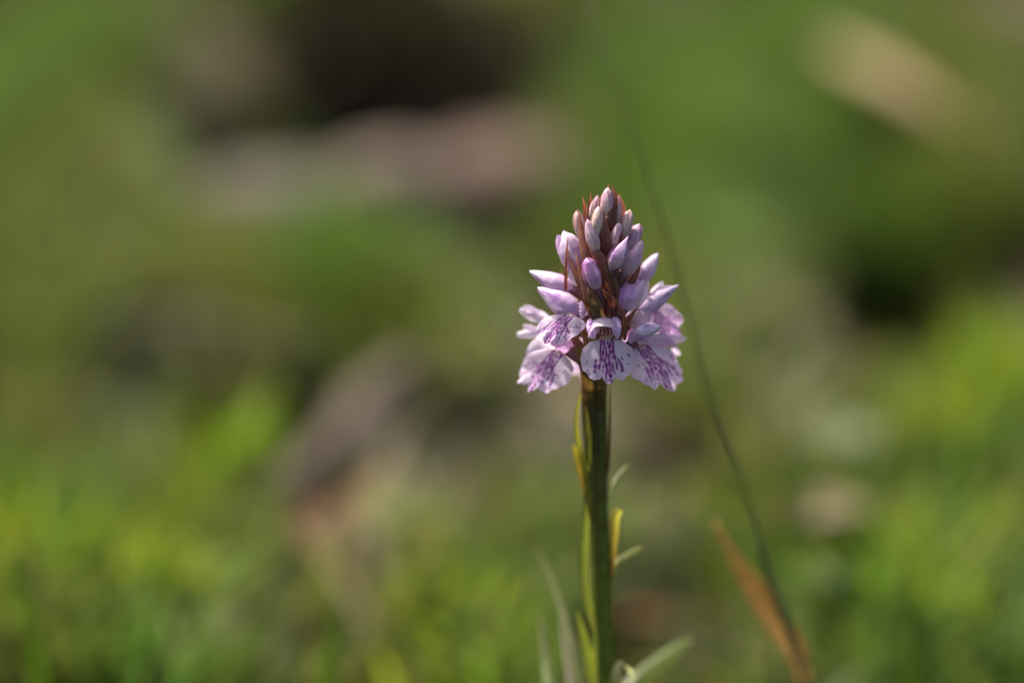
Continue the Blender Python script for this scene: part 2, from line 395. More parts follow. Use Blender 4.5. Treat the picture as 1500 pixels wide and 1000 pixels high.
stone(420, 240, .085, .06, .030, M_ST1, 'grey beige stone bedded in grass at the far side of the hollow', 3)
stone(575, 235, .060, .05, .028, M_ST2, 'pinkish grey stone between the beige and the red brown stones', 5)
stone(745, 215, .075, .06, .034, M_ST3, 'reddish brown stone beside the peaty hollow with painted shade', 8)

def tube(pts, rads, nseg=12, n=40, lump=0.0, seed=0):
    P = catmull(pts, n); R = np.interp(np.linspace(0, 1, n), np.linspace(0, 1, len(rads)), rads)
    T = norm(np.gradient(P, axis=0))
    ref = np.array([0, 0, 1.0]) if abs(T[:, 2]).mean() < .8 else np.array([1.0, 0, 0])
    A = norm(np.cross(T, ref)); B = np.cross(T, A)
    th = np.linspace(0, 2 * np.pi, nseg, endpoint=False)
    rr = R[:, None] * (1 + lump * np.random.default_rng(seed).normal(size=(n, nseg)))
    V = P[:, None] + rr[..., None] * (np.cos(th)[None, :, None] * A[:, None] + np.sin(th)[None, :, None] * B[:, None])
    V = V.reshape(-1, 3); F = grid_faces(n, nseg, True)
    V = np.vstack([V, P[:1], P[-1:]]); a, b = n * nseg, n * nseg + 1
    i = np.arange(nseg); j = (i + 1) % nseg
    F = np.vstack([F, np.stack([j, i, np.full(nseg, a), np.full(nseg, a)], 1)[:, :4]])
    F = np.vstack([F, np.stack([(n - 1) * nseg + i, (n - 1) * nseg + j, np.full(nseg, b), np.full(nseg, b)], 1)])
    return V, F

def tri_fix(F):
    """quads whose last two corners coincide -> kept as triangles split list"""
    tri = F[F[:, 2] == F[:, 3]][:, :3]; quad = F[F[:, 2] != F[:, 3]]
    return quad, tri

def mesh_mixed(name, V, F, tint=None):
    quad, tri = tri_fix(F)
    me = bpy.data.meshes.new(name)
    me.from_pydata([tuple(v) for v in V], [], [tuple(int(i) for i in q) for q in quad] + [tuple(int(i) for i in t) for t in tri])
    if tint is not None:
        a = me.attributes.new('tint', 'FLOAT_COLOR', 'POINT')
        c = np.ones((len(V), 4), np.float32); c[:, :3] = np.clip(tint, .002, .95); a.data.foreach_set('color', c.ravel())
    me.polygons.foreach_set('use_smooth', np.ones(len(me.polygons), bool)); me.update()
    return me

# dead stick: from the ground up towards the back, leaning on the grass
a = ground_hit(395, 770); b = ground_hit(600, 560, .018)
root = thing('dead_stick', tuple(a), 'weathered pinkish brown dead stick lying slantwise on the moss', 'stick')
A0 = np.array([0, 0, .006]); B0 = b - a + np.array([0, 0, .004])
side = np.cross(B0 - A0, [0, 0, 1]); side /= np.linalg.norm(side)
V, F = tube([A0, A0 * .6 + B0 * .4 + side * .003, A0 * .3 + B0 * .7 - side * .002, B0], [.0065, .0075, .007, .006], 14, 60, .04, 4)
link('wood', mesh_mixed('wood', V, F), M_WOOD, root)
V, F = tube([A0 * .45 + B0 * .55, A0 * .4 + B0 * .6 + side * .014 + np.array([0, 0, .006])], [.0035, .0022], 8, 12, .05, 5)
link('side_twig', mesh_mixed('side_twig', V, F), M_WOOD, root)

def world_sheet(name, spine, widths, mat, tint, label=None, cat=None, group=None, cup=.15, nv=18, nu=7, up=(0, 0, 1), parent=None, origin=None):
    """blade-like leaf built in metres: spine points, full widths along it, gutter-shaped across, with thickness"""
    S = catmull(spine, nv); T = norm(np.gradient(S, axis=0)); t = np.linspace(0, 1, nv)
    Wd = np.interp(t, np.linspace(0, 1, len(widths)), widths)
    sd = norm(np.cross(T, np.array(up, float))); N = np.cross(sd, T)
    u = np.linspace(-1, 1, nu)
    P = S[:, None] + sd[:, None] * (u[None, :, None] * Wd[:, None, None] / 2) + N[:, None] * (cup * Wd[:, None, None] * (u ** 2)[None, :, None])
    o0 = S[0] if origin is None else np.asarray(origin)
    C = np.ones((nv * nu, 3)) * np.array(tint) * (1 - .25 * np.abs(u)[None, :, None] * np.ones((nv, 1, 1))).reshape(-1, 1)
    me = mesh_np(name, P.reshape(-1, 3) - (o0 if parent is None else np.array(root_of(parent).location)), grid_faces(nv, nu), C)
    o = link(name, me, mat, parent, label, cat, group)
    if parent is None: o.location = tuple(o0)
    md = o.modifiers.new('thickness', 'SOLIDIFY'); md.thickness = 0.0003
    return o

def gl(px, py, z): return ground_hit(px, py, z)
world_sheet('fallen_leaf', [gl(1205, 62, .055), gl(1265, 95, .062), gl(1350, 145, .060), gl(1460, 215, .045)], [.003, .017, .017, .010, .003], M_DRY, (.34, .25, .12),
            'long pale tan dead leaf arching over dark green grass', 'leaf', cup=.1)
world_sheet('fallen_leaf', [gl(1135, 775, .020), gl(1195, 752, .030), gl(1265, 738, .028), gl(1320, 750, .015)], [.004, .015, .018, .014, .003], M_DRY, (.23, .18, .10),
            'short brownish dead leaf lying below the pale round leaf', 'leaf', cup=.1)
world_sheet('round_leaf', [gl(1150, 660, .022), gl(1210, 640, .032), gl(1270, 630, .032), gl(1335, 645, .022)], [.006, .022, .025, .020, .004], M_LEAF, (.26, .31, .15),
            'pale silvery green oval leaf facing up beside yellow green grass', 'leaf', cup=.1)
world_sheet('round_leaf', [gl(1165, 855, .020), gl(1195, 845, .028), gl(1225, 838, .028), gl(1255, 845, .020)], [.003, .011, .013, .010, .002], M_LEAF, (.17, .23, .14),  # added leaf shape, stands in for the blurred highlight of a water drop
            'small grey green oval leaf shape added for a blurred highlight below the brownish dead leaf', 'leaf', cup=.1)
# separate tall blades that show as soft upright streaks
for (x0, y0, x1, y1, z0, w, c, lb) in [
    (62, 1010, 20, 800, .045, .0045, (.30, .42, .05), 'bright green upright grass blade in the grassy corner beside rusty litter'),
    (480, 1000, 492, 880, .050, .0032, (.28, .40, .05), 'short upright green grass blade rising before the reddish litter'),
    (1340, 960, 1325, 840, .030, .006, (.21, .31, .05), 'broad yellow green grass blade among the greenest tufts'),
    (150, 480, 470, 498, .030, .0020, (.33, .30, .17), 'thin straw stalk lying level over the olive moss'),
    (1130, 440, 1250, 520, .030, .0022, (.10, .07, .04), 'thin dark brown stalk lying across the mauve litter'),
    (1240, 745, 1105, 765, .036, .0022, (.16, .09, .04), 'thin rusty stalk lying over the brownish dead leaf')]:
    a = gl(x0, y0, z0); b = gl(x1, y1, z0 + .004) if abs(y1 - y0) < 90 else None
    if b is None:                                      # upright: keep the distance, rise to the upper pixel
        dpx = (y0 - y1) / SC * (a[1] / math.cos(PITCH)) / D
        b = a + np.array([(x1 - x0) / SC * (a[1] / math.cos(PITCH)) / D, .004, dpx * 1.03])
        base = np.array([a[0] + .002, a[1], float(terrain(a[0], a[1]))])
        world_sheet('grass_shoot', [base, a, (a + b) / 2 + np.array([.001, 0, 0]), b], [w * .7, w, w, w * .7, .0004], M_GRASS, c, lb, 'grass', cup=.2, up=(0, -1, .2))
    else:
        world_sheet('dry_stalk', [a, (a + b) / 2 + np.array([0, 0, .004]), b], [w * .8, w, w * .6], M_DRY, c, lb, 'stalk', cup=.4)

# ------------------------------------------------------------------ the orchid
AX = np.array([[892, 262], [890, 300], [888, 400], [880, 500], [875, 570], [874, 650], [876, 740], [880, 830], [884, 920], [886, 1000]], float)
def za(y): return -62 - (np.asarray(y, float) - 420) * 0.30
def xa(y): return np.interp(y, AX[:, 1], AX[:, 0])
RSY, RSR = [262, 285, 320, 360, 400, 450, 500, 560], [4, 16, 38, 55, 70, 88, 100, 104]
def zz(y, f): return float(za(y) + f * np.interp(y, RSY, RSR))
def pt(x, y, f): return np.array([x, y, zz(y, f)])

low = W([[886, 1000, float(za(1000))]])[0]; up_ = W([[884, 920, float(za(920))]])[0]
sl = (low - up_) / np.linalg.norm(low - up_); sl = norm(sl * np.array([.5, .5, 1]))
base_w = low + sl * ((low[2] - float(terrain(low[0], low[1]))) / -sl[2])
ORCHID = thing('orchid', tuple(base_w), 'spotted pale lilac orchid spike with brown bracts on a single green stem', 'orchid')
OB = base_w

# stem: ribbed, purple-brown within the spike, green below
ys = np.linspace(300, 1000, 70)
SP = W(np.stack([xa(ys), ys, za(ys)], 1))
SP = np.vstack([SP, [low + (base_w - low) * k for k in np.linspace(.1, 1.05, 14)]])
tt = np.linspace(0, 1, len(SP)); yfull = np.concatenate([ys, np.linspace(1050, 1700, 14)])
wid = np.interp(yfull, [300, 340, 450, 560, 650, 800, 1000, 1700], [5, 11, 17, 26, 29, 30, 31, 38]) / 2 / SC
T = norm(np.gradient(SP, axis=0)); A = norm(np.cross(T, np.array([0, 1.0, 0]))); B = np.cross(T, A)
ns = 32; th = np.linspace(0, 2 * np.pi, ns, endpoint=False)
rib = 1 + .05 * np.cos(5 * th + .6) + .02 * np.cos(11 * th)
V = SP[:, None] + (wid[:, None] * rib[None])[..., None] * (np.cos(th)[None, :, None] * A[:, None] + np.sin(th)[None, :, None] * B[:, None])
g1, g2, g3 = np.array([.060, .034, .022]), np.array([.105, .125, .020]), np.array([.21, .27, .02])
wv = np.interp(yfull, [300, 520, 600, 760, 1000, 1300], [0, 0, .55, 1, 1.0, 1.0])[:, None, None]
wl = np.interp(yfull, [700, 1000], [0, .5])[:, None, None]
C = (g1 * (1 - wv) + g2 * wv) * (1 - wl) + g3 * wl
C = (C * (1 + .18 * np.cos(5 * th + .6))[None, :, None]).reshape(-1, 3)
link('stem', mesh_np('stem', V.reshape(-1, 3) - OB, grid_faces(len(SP), ns, True), C), M_STEM, ORCHID)

def sheet(name, spine, widths, parent, mat, tint, hint=(0, 0, 1), cup=.2, nv=22, nu=9, ruffle=0.0, seed=0, fold=0.0):
    """leaf-like sheet in pixel space. tint: f(t, u) -> rgb"""
    S = catmull(spine, nv); t = np.linspace(0, 1, nv); T = norm(np.gradient(S, axis=0))
    Wd = np.interp(t, np.linspace(0, 1, len(widths)), widths)
    k = np.array([.25, .5, .25]); Wp = np.pad(Wd, 1, 'edge'); Wd2 = np.convolve(Wp, k, 'valid'); Wd2[0] = Wd[0]; Wd2[-1] = Wd[-1]
    sd = norm(np.cross(np.asarray(hint, float), T)); N = np.cross(T, sd)
    u = np.linspace(-1, 1, nu)
    rr = np.random.default_rng(seed)
    ph = rr.uniform(0, 6, 3)
    ruf = ruffle * (np.sin(t[:, None] * 19 + ph[0] + np.sign(u)[None] * 1.5) + .6 * np.sin(t[:, None] * 37 + ph[1])) * (np.abs(u) ** 2)[None]
    dn = -cup * Wd2[:, None] * (u ** 2)[None] + fold * Wd2[:, None] * -np.abs(u)[None] + ruf
    P = S[:, None] + sd[:, None] * (u[None, :, None] * Wd2[:, None, None] / 2) + N[:, None] * dn[..., None]
    tg, ug = np.meshgrid(t, u, indexing='ij')
    C = tint(tg.ravel(), ug.ravel())
    return emit(name, P.reshape(-1, 3), grid_faces(nv, nu), mat, parent, C)

def ramp(t, stops):
    xs = [s[0] for s in stops]; cs = np.array([s[1] for s in stops], float)
    return np.stack([np.interp(t, xs, cs[:, i]) for i in range(3)], -1)

WHITE = np.array([.90, .76, .90]); LILAC = np.array([.75, .48, .77]); VIOLET = np.array([.36, .10, .48]); PINK = np.array([.72, .42, .58])
CREAM = np.array([.66, .51, .43]); GREENISH = np.array([.42, .42, .22])

def petal_tint(a=WHITE, b=LILAC, vein=.35, seed=0):
    r = np.random.default_rng(seed); p = r.uniform(0, 6, 4)
    def f(t, u):
        c = a * (1 - t[:, None] * .4) + b * (t[:, None] * .4)
        e = np.clip(np.abs(u) - .6, 0, 1)[:, None]; c = c * (1 - e * .5) + WHITE * 1.05 * e * .5
        v = vein * np.exp(-((u - .15 * np.sin(p[0])) / .22) ** 2) * np.clip(np.sin(t * 5 + p[1]) * .5 + .6, 0, 1) * np.clip((t - .08) * 8, 0, 1)
        v = v + vein * .6 * np.exp(-((np.abs(u) - .5) / .09) ** 2) * np.clip(np.sin(t * 23 + p[2]), 0, 1)
        return c * (1 - v[:, None]) + VIOLET * v[:, None]
    return f

def bract_tint(seed=0, green=.5, warm=1.0):
    r = np.random.default_rng(seed); k = r.uniform(.85, 1.2)
    br = np.array([.235, .090, .062]) * k; tipc = np.array([.40, .20, .12]) * k; gr = np.array([.10, .10, .026]); dk = np.array([.12, .035, .045])
    def f(t, u):
        c = ramp(t, [(0, gr * green + dk * (1 - green)), (.35 if green < .65 else .6, br * .35 + gr * .75 * green if green > .65 else br * .8 + gr * .2 * green), (.75, br), (1, tipc)])
        e = (np.abs(u) ** 3)[:, None]; c = c * (1 - .5 * e) + tipc * .5 * e * warm
        s = .12 * np.sin(u * 14 + r.uniform(0, 6))[:, None]
        return c * (1 + s)
    return f

def bract(pts, w, seed=0, green=.5, cup=.35, warm=1.0, wid=None):
    sp = [pt(*p) for p in pts]
    return sheet('bract', sp, [x * w for x in (wid or (.7, 1.0, .95, .75, .45, .2, .06))], ORCHID, M_BRACT, bract_tint(seed, green, warm), cup=cup, seed=seed, nv=26, nu=9)

TB = np.array([0, .06, .2, .4, .6, .8, .93, 1.0])
P_BL = np.array([.22, .52, .82, 1.0, .98, .80, .50, .06]); P_BK = np.array([.22, .52, .86, 1.0, .86, .50, .25, .07])
def bud(tip, base, w, c0, c1, beak=0.2, roll=0.0, bend=0.0, seed=0, name='bud', flare=0.0, vein=.4, host=None, ribs=.10):
    r = np.random.default_rng(seed + 100)
    w = w * .92
    b, tp = pt(*base), pt(*tip); ax = tp - b; L = np.linalg.norm(ax); ad = ax / L
    sd = norm(np.cross(ad, np.array([0, 0, 1.0]))); nn = np.cross(sd, ad)
    nv = 26; t = np.linspace(0, 1, nv)
    pr = np.interp(t, TB, P_BL * (1 - beak) + P_BK * beak); pr = np.convolve(np.pad(pr, 1, 'edge'), [.25, .5, .25], 'valid'); pr[-1] = .05
    cen = b + t[:, None] * ax + sd * (bend * L * (t * (1 - t) * 1.0 + beak * .5 * t ** 3))[:, None]
    def ring(thetas, rf, t0=0):
        return cen[t0:, None] + (w / 2 * pr[t0:, None] * rf)[..., None] * (np.cos(thetas)[None, :, None] * sd + np.sin(thetas)[None, :, None] * nn)
    ths = np.linspace(0, 2 * np.pi, 28, endpoint=False)
    blots = [[(r.uniform(.25, .9), r.uniform(-.8, .8), r.uniform(.04, .12)) for _ in range(3)] for _ in range(3)]
    lumps = r.uniform(-1, 1, (3, 4)); flare_tip = r.uniform(0, .4, 3); tlen = r.uniform(.93, 1.06, 3)
    def colour(tg, dq, k):
        c = ramp(tg, [(0, np.array(c0) * .75), (.15, c0), (.5, np.array(c0) * .45 + np.array(c1) * .55), (1, c1)])
        v = vein * np.exp(-(dq / .25) ** 2) * np.clip((tg - .1) * 3, 0, 1) * np.clip(.6 + .5 * np.sin(tg * 9 + k), 0, 1)
        v = v + vein * .35 * np.clip(np.cos(dq * 11 + np.sin(tg * 5 + k)), 0, 1) ** 3 * (np.abs(dq) < 2) * np.clip(tg * 2, 0, 1)
        for bt, bq, bs in blots[int(k) % 3]:
            v = v + vein * .9 * np.exp(-((tg - bt) / (bs * 1.6)) ** 2 - ((dq - bq) / (bs * 2.2)) ** 2)
        v = np.clip(v * 1.5, 0, .8)
        return c * (1 - v[:, None]) + VIOLET * v[:, None] * .9
    P = ring(ths, np.full((nv, len(ths)), .86)); tg = np.repeat(t, len(ths))
    core = emit(name, P.reshape(-1, 3), grid_faces(nv, len(ths), True), M_BUD, host or ORCHID, colour(tg, np.ones_like(tg) * 9, 0))
    for i in range(3):
        q = np.linspace(-1, 1, 13); span = math.radians(74)
        thc = roll + i * 2 * math.pi / 3
        taper = np.interp(t, [0, .45, .75, .92, 1], [1, 1, .86, .62, .30])[1:]; prs = np.maximum(pr, .10)
        thg = thc + q[None, :] * span * taper[:, None]
        rf = 1.0 + .12 * q[None, :] + .05 * (q[None, :] > .9) * 0 + flare * np.clip((t[1:, None] - .55) / .45, 0, 1) ** 2 * 2.0 + ribs * np.cos(q * math.pi * .5)[None] ** 6 + .05 * np.sin(q[None] * 3 + t[1:, None] * 6 * lumps[i, 0] + lumps[i, 1] * 3)
        rf = rf + flare_tip[i] * np.clip((t[1:, None] - .82) / .18, 0, 1) * 1.2
        P = (b + (cen[1:] - b) * (1 + (tlen[i] - 1) * t[1:, None] ** 3))[:, None] + (w / 2 * prs[1:, None] * rf)[..., None] * (np.cos(thg)[..., None] * sd + np.sin(thg)[..., None] * nn)
        tg, qg = np.meshgrid(t[1:], q, indexing='ij')
        cc = colour(tg.ravel(), qg.ravel(), i * 2 + seed)
        e = np.clip(qg.ravel() - .72, 0, 1)[:, None] * 3.0; e2 = np.clip(-.5 - qg.ravel(), 0, 1)[:, None]
        cc = cc * (1 - e * .6) + (np.array(c1) * .4 + WHITE * .7) * e * .6; cc = cc * (1 - .45 * e2) + VIOLET * .45 * e2 * .8
        s = emit('sepal', P.reshape(-1, 3), grid_faces(nv - 1, 13), M_BUD, host or core, cc)
    return core

def ovary(a, b, r0, r1, seed=0, parent=None, col=((.10, .085, .03), (.17, .07, .075)), name='ovary', mid=None):
    P = [pt(*a)] + ([pt(*mid)] if mid else [(pt(*a) + pt(*b)) / 2 + np.array([0, 4, 0])]) + [pt(*b)]
    V, F = tube(P, [r0, (r0 + r1) / 2 * 1.1, r1], 12, 20)
    t = np.append(np.repeat(np.linspace(0, 1, 20), 12), [0, 1])
    C = ramp(t, [(0, col[0]), (1, col[1])]) * (1 + .2 * np.cos(np.append(np.tile(np.arange(12), 20), [0, 0]) * 2 * math.pi / 4 + t * 6))[:, None]
    base = np.array(root_of(ORCHID).location)
    return link(name, mesh_mixed(name, W(V) - base, F, C), M_STEM, parent or ORCHID)

# ---- lips
OUT_A = np.array([0, .10, .17, .215, .27, .37, .50, .62, .75, .86, .94, 1.0])
OUT_U = np.array([0, .12, .20, .245, .32, .50, .68, .84, .97, 1.0, .90, .58])
OUT_V = np.array([1.0, .965, .885, .80, .885, .90, .84, .73, .57, .40, .22, .09])
def lip(parent, neck, tip, left, right, zs, seed=0, base_c=WHITE, droop=.22, ruffle=.03, dark=1.0, tooth=1.0, spread=1.0, neckw=.13, nspot=20):
    """zs: nearness of neck, tip, left, right (in front fraction f)"""
    r = np.random.default_rng(seed + 40)
    O = pt(*neck, zs[0]); Vv = pt(*tip, zs[1]) - O; Lp = pt(*left, zs[2]); Rp = pt(*right, zs[3])
    Uv = (Rp - Lp) / 2; M0 = (Rp + Lp) / 2 - O - Vv * .45       # sideways drift of the middle
    N = norm(np.cross(Uv, Vv)); N = N * (1 if N[2] > 0 else -1); wl_ = np.linalg.norm(Uv)
    na, nr = 97, 72
    a = np.linspace(-1, 1, na); s = np.sign(a); aa = np.abs(a)
    cren = 1 + (.018 * np.sin(a * 23 + r.uniform(0, 6)) + .014 * np.sin(a * 41 + r.uniform(0, 6))) * np.clip((aa - .25) * 6, 0, 1)
    ou = s * np.interp(aa, OUT_A, OUT_U) * cren; ov = np.interp(aa, OUT_A, OUT_V) * cren
    ov = np.where(aa < .2, ov * (1 + (tooth - 1) * (1 - aa / .2)), ov)
    t = np.linspace(0, 1, nr)[:, None]
    su, sv = a * neckw, np.zeros_like(a)
    uu = su + (ou - su) * t ** (1.0 + .25 * aa); vv = sv + (ov - sv) * t ** .95
    dn = -droop * (uu ** 2) * wl_ + .05 * wl_ * np.exp(-(uu / .18) ** 2) * t * (1 - .4 * t)
    dn = dn + ruffle * wl_ * np.sin(a * 13 + r.uniform(0, 6)) * t ** 4 * 1.3 + .5 * ruffle * wl_ * np.sin(a * 29 + 1) * t ** 6
    dn = dn + .06 * wl_ * np.sin(vv * 3.2) 
    P = O + uu[..., None] * Uv + vv[..., None] * Vv + (np.clip(vv / .45, 0, 1.3))[..., None] * M0 * np.clip(1.4 - vv, .3, 1)[..., None] * 1.0 + dn[..., None] * N
    # pattern: broken lines running from the throat, dots outside
    u, v = uu.ravel(), vv.ravel(); mk = np.zeros_like(u)
    asp = np.linalg.norm(Vv) / wl_
    def dash(u0, v0, u1, v1, w, k=1.0):
        nonlocal mk
        du, dv = u1 - u0, (v1 - v0) * asp; L2 = du * du + dv * dv + 1e-9
        q = np.clip(((u - u0) * du + (v - v0) * asp * dv) / L2, 0, 1)
        d = np.hypot(u - u0 - q * du, (v - v0) * asp - q * dv)
        mk = np.maximum(mk, k * np.clip(1.5 - d / w, 0, 1))
    def line(u0, spread_, v0, v1, w, gap, wob=.02):
        vc = v0
        while vc < v1:
            ln = r.uniform(.02, .085) * (1 - gap * .3)
            f = lambda q: u0 * (.62 + spread_ * q ** 1.4) + wob * math.sin(q * 17 + u0 * 40)
            ww = w * r.uniform(.9, 2.1)
            dash(f(vc), vc, f(vc + ln), vc + ln, ww, min(1.0, r.uniform(.8, 1.1)) * dark)
            vc += ln + r.uniform(.01, .075) * gap
    for sgn in (-1, 1):
        line(sgn * .30, .85 * spread, .06, .62, .030, .25)       # the outer loop
        line(sgn * .42, 1.0 * spread, .46, .70, .034, 1.2)
        line(sgn * .18, .75 * spread, .12, .74, .027, 1.6)
        line(sgn * .085, .5, .10, .94, .024, 1.1)
        for _ in range(nspot):
            uu_, v_ = sgn * r.uniform(.32, .84), r.uniform(.34, .82)
            if abs(uu_) < 1.05 - v_ * .45: dash(uu_, v_, uu_ * 1.06, v_ + r.uniform(.0, .05), r.uniform(.018, .032), r.uniform(.6, 1) * dark)
    line(.0, 1, .1, .95, .020, .8, .04)
    for _ in range(8): 
        v_ = r.uniform(.55, .9); u_ = r.uniform(-.15, .15); dash(u_, v_, u_ * 1.1, v_ + .04, .02, dark)
    core = np.exp(-(u / .30) ** 2) * np.clip(1 - np.abs(v - .55) / .6, 0, 1)
    edge = np.clip((t * np.ones_like(uu)).ravel() - .72, 0, 1)[:, None] * 2.2
    C = np.tile(base_c, (len(u), 1)) * (1 - .35 * core[:, None]) + LILAC * .35 * core[:, None] * np.array([1.05, .75, 1.0])
    C = C * (1 - .55 * edge) + LILAC * np.array([1.05, 1.1, 1.05]) * .55 * edge
    thr = np.exp(-(v / .07) ** 2)[:, None]; C = C * (1 - thr) + np.array([.42, .30, .20]) * thr
    return emit('lip', P.reshape(-1, 3), grid_faces(nr, na), M_LIP, parent, C, mk)

def petal(parent, pts, w, seed=0, a=WHITE, b=LILAC, cup=.3, ruffle=.6, vein=.35, name='petal', wid=None, hint=(0, 0, 1)):
    return sheet(name, [pt(*p) for p in pts], [x * w for x in (wid or (.35, .7, .95, 1.0, .85, .55, .16))], parent, M_PETAL, petal_tint(a, b, vein, seed), cup=cup, ruffle=ruffle, seed=seed, hint=hint, nv=26, nu=13)

def arch(parent, cx, cy, f, depth, rx, ry, seed):
    """helmet of a flower: an arched shell, closed behind, open towards the lip"""
    nd, na = 18, 31
    d = np.linspace(0, 1, nd)[:, None]; al = np.radians(np.linspace(-105, 105, na))[None]
    k = np.interp(d, [0, .12, .3, .6, .85, 1], [.25, .70, .95, 1.0, 1.0, .95])
    lob = 1 + .10 * np.clip(np.abs(al) - 1.0, 0, 1) * d
    z0 = zz(cy, f)
    P = np.stack([cx + rx * np.sin(al) * k * lob, cy - ry * np.cos(al) * k * (1 - .06 * np.sin(3 * al + 1)) + 24 * np.clip(d - .30, 0, 1) ** 1.5 * np.cos(al * .7), z0 + depth * d * (1 - .18 * np.abs(np.sin(al))) + 0 * al], -1)
    al2 = (al + 0 * d).ravel(); d2 = (d + 0 * al).ravel()
    v = .45 * np.exp(-((np.abs(al2) - .95) / .25) ** 2) * np.clip(.5 + .6 * np.sin(d2 * 9 + 1), 0, 1)
    C = WHITE * (1 - v[:, None]) + VIOLET * v[:, None]
    return emit('hood', P.reshape(-1, 3), grid_faces(nd, na), M_PETAL, parent, C)

# ---- buds at the top of the spike (tip, base, width, base colour, tip colour)
PB = np.array([.74, .43, .48]); LB = np.array([.73, .49, .61]); CB = np.array([.75, .49, .44]); TAN = np.array([.60, .40, .33])
bud((891, 275, .35), (888, 322, .5), 21, CREAM, PB, .05, .5, seed=1, vein=.15)
bud((876, 286, .2), (867, 322, .2), 15, CREAM, PB, .45, 1.6, seed=2, vein=.1)
bud((877, 302, .95), (872, 350, .9), 19, GREENISH * .5 + CREAM * .55, CB, .1, .9, seed=3, vein=.05)
bud((844, 309, -.1), (855, 352, .1), 18, CREAM * .95, CB, .05, 1.2, seed=4, vein=.05)
bud((860, 323, .95), (874, 371, .85), 21, CREAM, LB * 1.02, .5, .3, seed=5, vein=.15)
bud((906, 287, .2), (903, 330, .35), 15, CREAM, PB, .6, 2.0, seed=6, vein=.1)
bud((923, 307, .1), (913, 352, .5), 20, CREAM * .9, CB, .0, 2.4, seed=7, vein=.1, bend=.08)
bud((907, 326, .75), (899, 362, .7), 17, CREAM * .9, LB * .95, .1, .2, seed=8, vein=.05)
bud((937, 328, -.1), (914, 376, .3), 25, TAN * .85 + GREENISH * .15, np.array([.70, .42, .56]), .05, 1.1, seed=9, vein=.25)
bud((913, 346, 1.0), (895, 395, .95), 28, CREAM * .5 + LB * .5, LILAC, 1.25, .9, seed=10, bend=-.22, vein=.5)
bud((940, 352, .25), (914, 404, .6), 29, LB * .95, LB * 1.1, .4, 1.5, seed=11, vein=.15)
bud((860, 380, 1.0), (874, 425, .85), 28, LB, PINK * np.array([.95, .75, 1.1]), .0, 1.2, seed=12, vein=.3)
bud((964, 372, -.6), (934, 417, -.2), 25, LILAC * .9, WHITE, .6, 1.0, seed=15, vein=.1)
# opening buds
b13 = bud((826, 340, -.1), (850, 402, .15), 40, LILAC * .95, WHITE * .97, .35, .4, seed=13, vein=.2, flare=.05)
petal(b13, [(850, 402, .2), (832, 378, .3), (822, 358, .15), (817, 344, .05)], 20, 71, LILAC, WHITE, cup=.45, ruffle=.4)
petal(b13, [(852, 420, .3), (843, 405, .35), (836, 392, .3)], 22, 72, WHITE, WHITE, cup=.2, ruffle=.4, vein=.05)
b14 = bud((779, 393, -.2), (842, 424, .25), 29, LILAC * .8 + PINK * .2, WHITE, .95, .9, seed=14, vein=.35, bend=.16)

# small buds tucked behind and on the far side so the spike is whole from every side
for k, (x, y, f, x2, y2, f2, w) in enumerate([(885, 296, -.6, 887, 330, -.4, 15), (899, 300, -.9, 895, 336, -.6, 16), (868, 318, -.9, 876, 358, -.6, 18), (912, 330, -1, 902, 372, -.6, 20), (880, 345, -1.1, 884, 392, -.7, 23),
                                              (850, 365, -.9, 868, 408, -.6, 24), (925, 365, -1.1, 905, 410, -.7, 25), (890, 385, -1.15, 888, 432, -.7, 27)]):
    bud((x, y, f), (x2, y2, f2), w, CREAM, PB, .2, k * .7, seed=50 + k, vein=.15)

# ---- pedicels and ovaries joining buds and flowers to the stem
for k, (a, b, r0, r1, mid) in enumerate([
    ((889, 460, .25), (873, 421, .85), 5, 6, (883, 442, .7)), ((888, 450, .2), (848, 402, .15), 5, 7, (866, 430, .2)), ((886, 455, .2), (842, 424, .25), 6, 7, (864, 440, .3)), ((890, 440, .2), (913, 402, .6), 5, 8, (904, 422, .5)),
    ((890, 430, .2), (896, 392, .9), 5, 7, (894, 412, .7)), ((888, 400, .2), (874, 368, .8), 5, 6, None), ((890, 400, .1), (914, 374, .3), 5, 7, None), ((890, 452, -.1), (936, 414, -.2), 5, 7, None),
    ((889, 372, .2), (873, 348, .85), 4, 6, None), ((889, 372, .2), (899, 360, .6), 4, 5, None), ((889, 375, .1), (855, 350, .1), 4, 6, None), ((889, 375, .1), (913, 350, .4), 4, 6, None),
    ((890, 345, 0), (888, 320, .4), 4, 6, None), ((890, 345, 0), (867, 320, .2), 3, 5, None), ((890, 345, 0), (903, 328, .3), 3, 5, None)]):
    ovary(a, b, r0, r1, k, name='pedicel', mid=mid, col=((.07, .055, .025), (.18, .085, .075)) if k % 2 else ((.06, .04, .025), (.20, .07, .10)))

# ---- open flowers
def flower(a, b, r0, r1, mid=None, col=((.10, .085, .03), (.20, .085, .09))):
    return ovary(a, b, r0, r1, name='flower', mid=mid, col=col)

